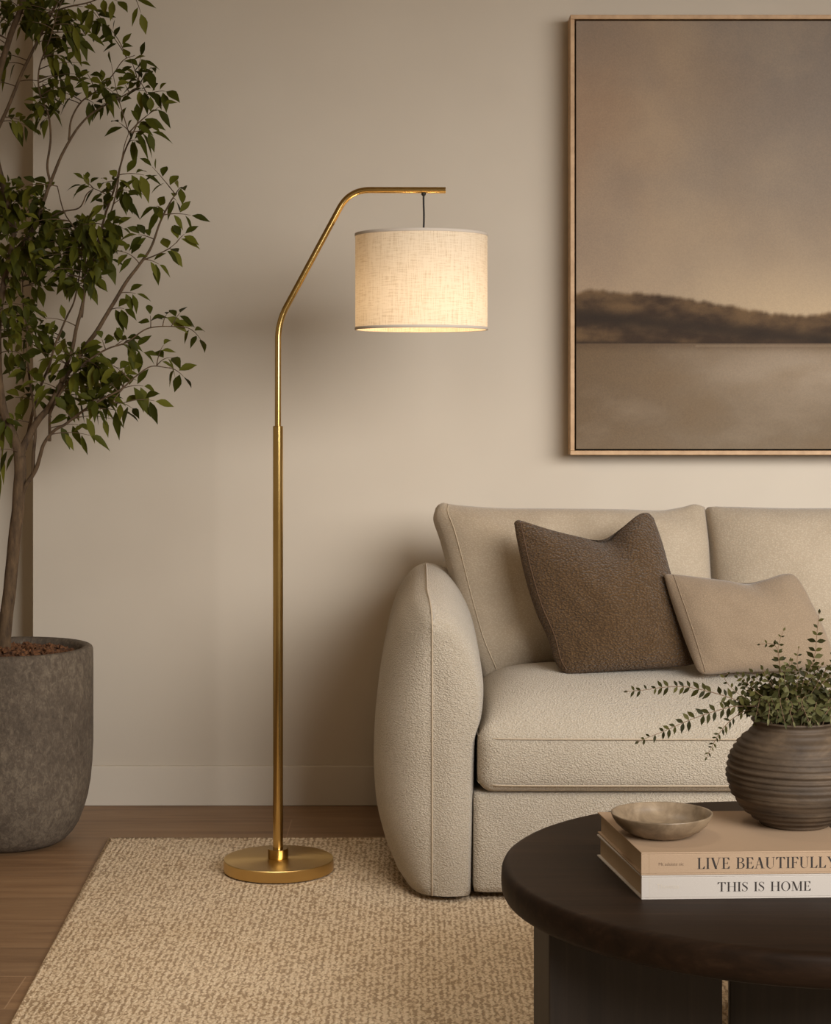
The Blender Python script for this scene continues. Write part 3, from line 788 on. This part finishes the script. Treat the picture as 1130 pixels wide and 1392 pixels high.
# ------------------------------------------------------------------ coffee table
TX, TYC, TR_, TZ = .672, 3.20, .523, .40
table = thing('coffee_table', 'round dark stained wood coffee table on thick slab legs', 'coffee table', (TX, TYC, RZ))
m = MB()
m.lathe([(.02, TZ-.053), (TR_-.008, TZ-.053), (TR_-.003, TZ-.050), (TR_, TZ-.044), (TR_+.001, TZ-.028), (TR_, TZ-.012), (TR_-.003, TZ-.005), (TR_-.009, TZ-.001), (TR_-.016, TZ), (.02, TZ)], (TX, TYC, 0), 160)
m.build('tabletop', M['table'], table, origin=(TX, TYC, TZ-.053))
def slab(p, ang, L_, th):
    c, s = math.cos(ang), math.sin(ang); a_ = Vector(p)
    q = [a_, a_+Vector((c*L_, s*L_)), a_+Vector((c*L_-s*th, s*L_+c*th)), a_+Vector((-s*th, c*th))]
    m = MB(); m.prism([(v_.x, v_.y) for v_ in q], RZ, TZ-.0535); return m.build('leg', M['tleg'], table, bevel=.003, origin=(a_.x, a_.y, RZ))
slab((.216, 3.00), math.radians(17.2), .309, .073)
slab((.533, 3.16), math.radians(-8), .36, .065)
slab((.66, 3.42), math.radians(10), .30, .065)

# ------------------------------------------------------------------ books
def book(name, z0, z1, c, mat, gm, letters, label, tpx):
    """c: four plan corners front-left, front-right, back-right, back-left"""
    fl, frr, br_, bl = [Vector(v_) for v_ in c]
    o = thing(name, label, 'book', (fl.x, fl.y, z0))
    bt = .0028
    def inset(ins, front):
        ex = (frr-fl).normalized(); ey = (bl-fl).normalized()
        return [fl+ex*ins+ey*front, frr-ex*ins+ey*front, br_-ex*ins-ey*ins, bl+ex*ins-ey*ins]
    m = MB()
    m.prism([(v_.x, v_.y) for v_ in (fl, frr, br_, bl)], z1-bt, z1)
    m.prism([(v_.x, v_.y) for v_ in (fl, frr, br_, bl)], z0, z0+bt)
    ey = (bl-fl).normalized()
    m.prism([(v_.x, v_.y) for v_ in (fl, frr, frr+ey*.003, fl+ey*.003)], z0+bt, z1-bt)
    m.build('cover', mat, o, bevel=.0008)
    m = MB(); m.prism([(v_.x, v_.y) for v_ in inset(.005, .0032)], z0+bt+.0001, z1-bt-.0001); m.build('page_block', M['pages'], o)
    # hinge line near the left end of the spine
    ex = (frr-fl).normalized(); nf = Vector((ex.y, -ex.x))
    m = MB()
    q = fl+ex*.0125+nf*.0001
    m.prism([(v_.x, v_.y) for v_ in (q, q+ex*.0008, q+ex*.0008-nf*.0003, q-nf*.0003)][::1], z0+.001, z1-.001)
    m.build('hinge_line', gm, o)
    return o, fl, ex, nf
zt_up = .4755; z_mid = .4385
# ---- lettering
def R_(x0, y0, x1, y1): return [(x0, y0), (x1, y0), (x1, y1), (x0, y1)]
TH, HR, SFN = .135, .032, .030
def stem(x, w=TH): return [R_(x, 0, x+w, 1)]
def serif(x, y, w=TH, e=.085): return [R_(x-e, y if y < .5 else y-SFN, x+w+e, (y+SFN) if y < .5 else y)]
def strip(outer, inner): return [[outer[i], outer[i+1], inner[i+1], inner[i]] for i in range(len(outer)-1)]
def arc(cx_, cy_, rxo, ryo, rxi, ryi, a0, a1, n_=18, dx=0):
    o_ = []; i_ = []
    for k in range(n_+1):
        t = math.radians(a0+(a1-a0)*k/n_)
        o_.append((cx_+rxo*math.cos(t), cy_+ryo*math.sin(t))); i_.append((cx_+dx+rxi*math.cos(t), cy_+ryi*math.sin(t)))
    return strip(o_, i_)
def line(x0, y0, x1, y1, w): return [[(x0-w/2, y0), (x0+w/2, y0), (x1+w/2, y1), (x1-w/2, y1)]]
def glyph(ch):
    g = []
    if ch == 'I': g += stem(.09)+serif(.09, 0)+serif(.09, 1); wd = .315
    elif ch == 'L': g += stem(.09)+serif(.09, 1)+[R_(.005, 0, .56, SFN), [(.40, SFN), (.56, SFN), (.585, .26), (.56, .26)]]; wd = .60
    elif ch == 'V': g += line(.42, 0, .14, 1, TH*1.15)+line(.40, 0, .68, 1, HR*1.2)+[R_(.0, 1-SFN, .30, 1), R_(.56, 1-SFN, .80, 1)]; wd = .80
    elif ch == 'Y': g += line(.40, .45, .13, 1, TH*1.1)+line(.41, .45, .66, 1, HR*1.2)+[R_(.34, 0, .34+TH, .48)]+serif(.34, 0)+[R_(.0, 1-SFN, .28, 1), R_(.54, 1-SFN, .78, 1)]; wd = .78
    elif ch in 'EF':
        g += stem(.09)+[R_(.005, 1-SFN, .56, 1), R_(.2, .5-.015, .44, .5+.015), [(.40, 1-SFN), (.56, 1-SFN), (.575, .76), (.55, .76)], [(.40, .5), (.43, .38), (.45, .38), (.45, .62), (.43, .62)]]
        if ch == 'E': g += [R_(.005, 0, .58, SFN), [(.42, SFN), (.58, SFN), (.605, .26), (.58, .26)]]; wd = .63
        else: g += serif(.09, 0); wd = .60
    elif ch == 'B':
        g += stem(.09)+[R_(.005, 1-SFN, .36, 1), R_(.005, 0, .38, SFN), R_(.2, .515, .36, .545)]
        g += arc(.34, .765, .25, .235, .13, .205, -90, 90)+arc(.36, .27, .29, .27, .155, .24, -90, 90); wd = .68
    elif ch == 'A': g += line(.60, 0, .36, 1, TH*1.15)+line(.10, 0, .36, 1, HR*1.2)+[R_(.20, .30, .52, .33), R_(-.01, 0, .22, SFN), R_(.46, 0, .76, SFN)]; wd = .76
    elif ch == 'U':
        g += [R_(.09, .30, .09+TH, 1)]+serif(.09, 1)+[R_(.60, .30, .60+HR, 1)]+[R_(.51, 1-SFN, .72, 1)]
        g += arc(.361, .31, .271, .325, .255-TH*.35, .29, 180, 360, 22, .045); wd = .74
    elif ch == 'T': g += [R_(.30, 0, .30+TH, 1)]+serif(.30, 0)+[R_(.04, 1-SFN, .70, 1), [(.04, 1), (.20, 1-SFN), (.05, .76), (.025, .76)], [(.70, 1), (.54, 1-SFN), (.69, .76), (.715, .76)]]; wd = .74
    elif ch == 'H': g += stem(.09)+serif(.09, 0)+serif(.09, 1)+stem(.60)+serif(.60, 0)+serif(.60, 1)+[R_(.2, .49, .62, .52)]; wd = .83
    elif ch == 'O': g += arc(.40, .5, .38, .515, .25, .485, 0, 360, 40); wd = .82
    elif ch == 'M': g += [R_(.10, 0, .10+HR, 1)]+[R_(.005, 0, .22, SFN)]+line(.47, .02, .16, 1, TH*1.1)+line(.47, .02, .76, 1, HR)+[R_(.72, 0, .72+TH, 1)]+serif(.72, 0)+[R_(.0, 1-SFN, .22, 1), R_(.70, 1-SFN, .94, 1)]; wd = .96
    elif ch == 'S':
        c_ = catmull([(.47, .80, 0), (.40, .93, 0), (.27, .985, 0), (.13, .91, 0), (.10, .76, 0), (.20, .61, 0), (.36, .46, 0), (.46, .30, 0), (.42, .11, 0), (.27, .015, 0), (.12, .07, 0), (.06, .21, 0)], 6)
        o_ = []; i_ = []; N = len(c_)
        for k, p_ in enumerate(c_):
            t_ = (c_[min(k+1, N-1)]-c_[max(k-1, 0)]).normalized(); w_ = .016+.058*math.exp(-((k/(N-1)-.5)/.17)**2)
            o_.append((p_.x-t_.y*w_, p_.y+t_.x*w_)); i_.append((p_.x+t_.y*w_, p_.y-t_.x*w_))
        g += strip(o_, i_)+[[(.46, .99), (.485, .99), (.485, .74), (.46, .76)], [(.04, .01), (.065, .01), (.065, .26), (.04, .26)]]; wd = .56
    else: wd = .36
    return g, wd
def lettering(name, text, org, ex, nf, x_start, x_end, zb, ht, mat, parent):
    tot = 0; L_ = []
    for ch in text:
        g, wd = glyph(ch); L_.append((g, tot)); tot += wd+.045
    sx = (x_end-x_start)/(tot-.045)
    m = MB()
    for g, off in L_:
        for poly in g:
            vs_ = []
            for x, y in poly:
                q = org+ex*(x_start+(off+x)*sx)+nf*.0003
                vs_.append((q.x, q.y, zb+y*ht))
            m.add(vs_, [tuple(range(len(vs_)))], False)
    return m.build(name, mat, parent)
def small_text(name, s, org, ex, nf, x0, x1, zb, mat, parent):
    cu = bpy.data.curves.new('t', 'FONT'); cu.body = s; cu.size = 1
    to = bpy.data.objects.new('t', cu); COL.objects.link(to)
    bpy.context.view_layer.update()
    me = bpy.data.meshes.new_from_object(to.evaluated_get(bpy.context.evaluated_depsgraph_get()))
    bpy.data.objects.remove(to)
    mx_ = max(v_.co.x for v_ in me.vertices); mn = min(v_.co.x for v_ in me.vertices); k = (x1-x0)/(mx_-mn)
    m = MB(); vs_ = []
    for v_ in me.vertices:
        q = org+ex*(x0+(v_.co.x-mn)*k)+nf*.0003; vs_.append((q.x, q.y, zb+v_.co.y*k))
    m.add(vs_, [tuple(p_.vertices) for p_ in me.polygons], False)
    bpy.data.meshes.remove(me)
    return m.build(name, mat, parent)

FL = Vector((.3620, 2.977)); FD = Vector((1, .040)).normalized()
BL1 = Vector((.3185, 3.262)); BL2 = Vector((.3205, 3.270))
LW = .365
lowc = [FL, FL+FD*LW, FL+FD*LW+(BL1-FL), BL1]
upc = [FL+Vector((-.0005, .0)), FL+FD*LW, FL+FD*LW+(BL2-FL), BL2]
lower, fl, ex, nf = book('book', TZ, z_mid, lowc, M['offw'], M['groovew'], None, 'off-white hardcover book titled THIS IS HOME, bottom of the stack on the table', None)
s_ = 2.985/F
lettering('title', 'THIS IS HOME', fl, ex, nf, (975.5-872)*s_, (1103-872)*s_*1.005, TZ+.0118, .0150, M['ink'], lower)
small_text('small_print', 'Thonnas', fl, ex, nf, (893-872)*s_, (923-872)*s_, TZ+.0175, M['inkf'], lower)
upper, fl, ex, nf = book('book', z_mid+.0003, zt_up, upc, M['tan'], M['groove'], None, 'tan hardcover book titled LIVE BEAUTIFULLY, on top of the off-white book', None)
lettering('title', 'LIVE BEAUTIFULLY', fl, ex, nf, (948.5-872)*s_, (1139-872)*s_*1.005, z_mid+.0098, .0180, M['ink'], upper)
small_text('small_print', 'Mt aduiste aic', fl, ex, nf, (896-872)*s_, (930-872)*s_, z_mid+.0158, M['inks'], upper)
ZBK = zt_up

# ------------------------------------------------------------------ bowl
bc = at(900, 1107, 3.10); bx, by = bc.x, 3.100
m = MB()
wob_ = lambda a_, z_, r_: .0010*math.sin(2*a_+.6)*(r_/.08)+.0006*math.sin(3*a_)
m.lathe([(.040, 0), (.047, .001), (.054, .004), (.066, .011), (.0755, .020), (.0815, .029), (.0838, .0352), (.0840, .0368), (.0822, .0374), (.0800, .0362), (.075, .0250), (.066, .015), (.048, .0085), (.004, .007)], (bx, by, ZBK+.0002), 96, wob_)
bowl = m.build('bowl', M['bowl'], origin=(bx, by, ZBK)); tag(bowl, 'shallow grey-brown stoneware bowl on the tan book', 'bowl')

# ------------------------------------------------------------------ vase
vx, vy = (1081-CX)*3.18/F, 3.18
k_ = 3.18/F
prof = [(38, 0), (45, .0006), (47.5, .003), (49, .007), (58, .014), (74, .032), (87, .060), (91.5, .084), (90.5, .100), (85.5, .121), (75, .142), (64, .156), (57.5, .164), (55.5, .170), (57.5, .1755), (59, .1775), (58.5, .1795), (55.5, .1795), (53, .176), (51.5, .168), (60, .150), (70, .13)]
pc_ = catmull([(r_*k_, 0, z_) for r_, z_ in prof], 7)
outer_n = 18*7
prof2 = []
for i, p_ in enumerate(pc_):
    r_ = p_.x; z_ = p_.z
    if i < 15*7 and z_ > .012:
        ph = z_/.0098+.35*noise.noise(Vector((z_*60, 3, 1)))
        r_ += .0026*math.sin(2*PI*ph)*(1-max(0, (z_-.12)/.05)*.8 if z_ > .12 else 1)
    prof2.append((r_, z_))
m = MB()
m.lathe(prof2, (vx, vy, ZBK+.0002), 128, lambda a_, z_, r_: .0013*noise.noise(Vector((math.cos(a_)*1.3, math.sin(a_)*1.3, z_*50)))+.0006*math.sin(2*a_+1), cap=True)
vase = m.build('vase', M['vase'], origin=(vx, vy, ZBK)); tag(vase, 'squat dark brown ribbed stoneware vase standing on the stacked books', 'vase')

# ------------------------------------------------------------------ sprigs in the vase
rs = random.Random(5)
VC = Vector((vx, vy, ZBK+.178))
def sprig(pts3, label, group, mat, L_, step, w_=.42, bare=.25, grow=1.0, pair=True, twist=.4, rad=.0010):
    C = resample(catmull(pts3, 10), 60)
    o = thing('leafy_sprig', label, 'sprig', C[0], group)
    s = MB(); s.tube(C, [rad*(1-.6*i/60) for i in range(61)], 6); s.build('stem', M['twig'], o)
    f = MB(); tot = sum((b_-a_).length for a_, b_ in zip(C, C[1:])); nl = max(3, int(tot*(1-bare)/step))
    for i in range(nl+1):
        t = bare+(1-bare)*i/nl; k = min(59, int(t*60)); p_ = C[k]; tv = (C[k+1]-C[max(0, k-1)]).normalized()
        sv = tv.cross(Vector((0, -1, 0)))
        if sv.length < .1: sv = Vector((1, 0, 0))
        sv.normalize()
        sz = 1.22*L_*(1-.45*max(0, (t-.6)/.4))*rs.uniform(.8, 1.15)
        if i == nl: leaf(f, p_, tv, Vector((0, -1, .3)), sz, sz*w_, .1); continue
        for sd in ((-1, 1) if pair else ((-1) ** i,)):
            if rs.random() < .06: continue
            dd = tv*rs.uniform(.35, .9)+sv*sd*rs.uniform(.7, 1.05)+Vector((0, rs.uniform(-twist, twist), rs.uniform(-.15, .15)))
            leaf(f, p_, dd, Vector((rs.uniform(-.4, .4), -1, rs.uniform(-.3, .6))), sz, sz*w_, rs.uniform(0, .2), .2)
    f.build('foliage', mat, o)
    return o
def PP(lst, d=0):
    out = [VC+Vector(((lst[0][0]-1081)*k_*.4, d*.3, -.05))]
    n_ = len(lst)
    for i, (x, y) in enumerate(lst): out.append(at(x, y, vy+d*(i+1)/n_))
    return out
G = 'leafy sprigs in the vase'
sprig(PP([(1040, 968), (1010, 955), (975, 943), (935, 934), (905, 934), (875, 938), (850, 940)], -.05), 'long dark sprig reaching furthest left from the vase, the topmost of three', G, M['sprig'], .0150, .0125, .40, .34)
sprig(PP([(1045, 968), (1005, 960), (975, 966), (940, 978), (905, 993), (880, 1003), (866, 1009)], -.07), 'long dark sprig slanting down left from the vase, middle of three', G, M['sprig'], .0160, .0125, .42, .34)
sprig(PP([(1046, 970), (1016, 966), (995, 978), (978, 997), (968, 1015), (960, 1031)], -.06), 'short sprig drooping beside the vase neck, lowest of the left three', G, M['sprig'], .0115, .0095, .36, .45)
sprig(PP([(1092, 965), (1098, 930), (1108, 890), (1111, 860), (1114, 832)], .0), 'tall upright sprig rising highest above the vase', G, M['sprig'], .0165, .0125, .45, .25)
sprig(PP([(1068, 965), (1060, 925), (1060, 895), (1052, 876), (1032, 876)], .02), 'thin sprig curling left above the vase, before the beige pillow', G, M['sprig'], .0125, .0125, .42, .4)
sprig(PP([(1070, 965), (1063, 920), (1058, 890), (1060, 872), (1066, 856)], .01), 'thin sprig rising above the vase in front of the beige pillow', G, M['sprig'], .0120, .0125, .42, .4)
sprig(PP([(1080, 965), (1086, 920), (1084, 898), (1086, 880)], .0), 'short upright sprig between the two taller ones above the vase', G, M['sprig'], .0115, .0125, .42, .3)
sprig(PP([(1110, 965), (1128, 925), (1138, 890), (1145, 862)], .0), 'upright sprig at the right picture edge above the vase', G, M['sprig'], .015, .012, .45, .25)
sprig(PP([(1030, 962), (1000, 940), (985, 922), (990, 915)], -.02), 'short sprig pointing up left over the vase shoulder', G, M['sprig'], .013, .0105, .45, .3)
GD = 'short sprigs massed in the vase mouth'
for q in range(50):
    an = rs.uniform(-1.5, 1.3); d = rs.uniform(-.055, .06)
    R0 = rs.choice((rs.uniform(24, 60), rs.uniform(45, 84), rs.uniform(70, 96)))
    ex_ = math.sin(an)*R0*1.08; ey_ = math.cos(an)*R0*.74
    x1 = 1084+ex_; y1 = 964-ey_+rs.uniform(-6, 6)
    if x1 < 1000: x1 = 1000+rs.uniform(0, 10)
    sprig(PP([(1081+ex_*.35, 972-ey_*.2), (1081+ex_*.75+rs.uniform(-6, 6), 966-ey_*.65), (x1, y1)], d), ('short leafy dark green sprig in the dense tuft filling the vase mouth' if q % 4 else 'short paler green sprig among the dark ones in the vase mouth'), GD, M['sprig'] if q % 4 else M['sage'], rs.uniform(.012, .0175), .0105, rs.uniform(.38, .55), .2, twist=.9)
GS = 'sage green sprigs spilling at the vase rim'
for q in range(16):
    x = 1030+q*6.8+rs.uniform(-3, 3); d = -rs.uniform(.05, .085)
    c = [VC+Vector(((x-1081)*k_*.6, -.01, -.03)), at(x, 958+rs.uniform(-8, 4), vy+d*.6), at(x+rs.uniform(-8, 8), 958+rs.uniform(-10, 6), vy+d*.95), at(x+rs.uniform(-10, 10), 974+rs.uniform(-6, 10), vy+d*1.1)]
    sprig(c, 'pale sage green sprig spilling over the front rim of the vase', GS, M['sage'], rs.uniform(.015, .021), .011, .36, .25, twist=.9)
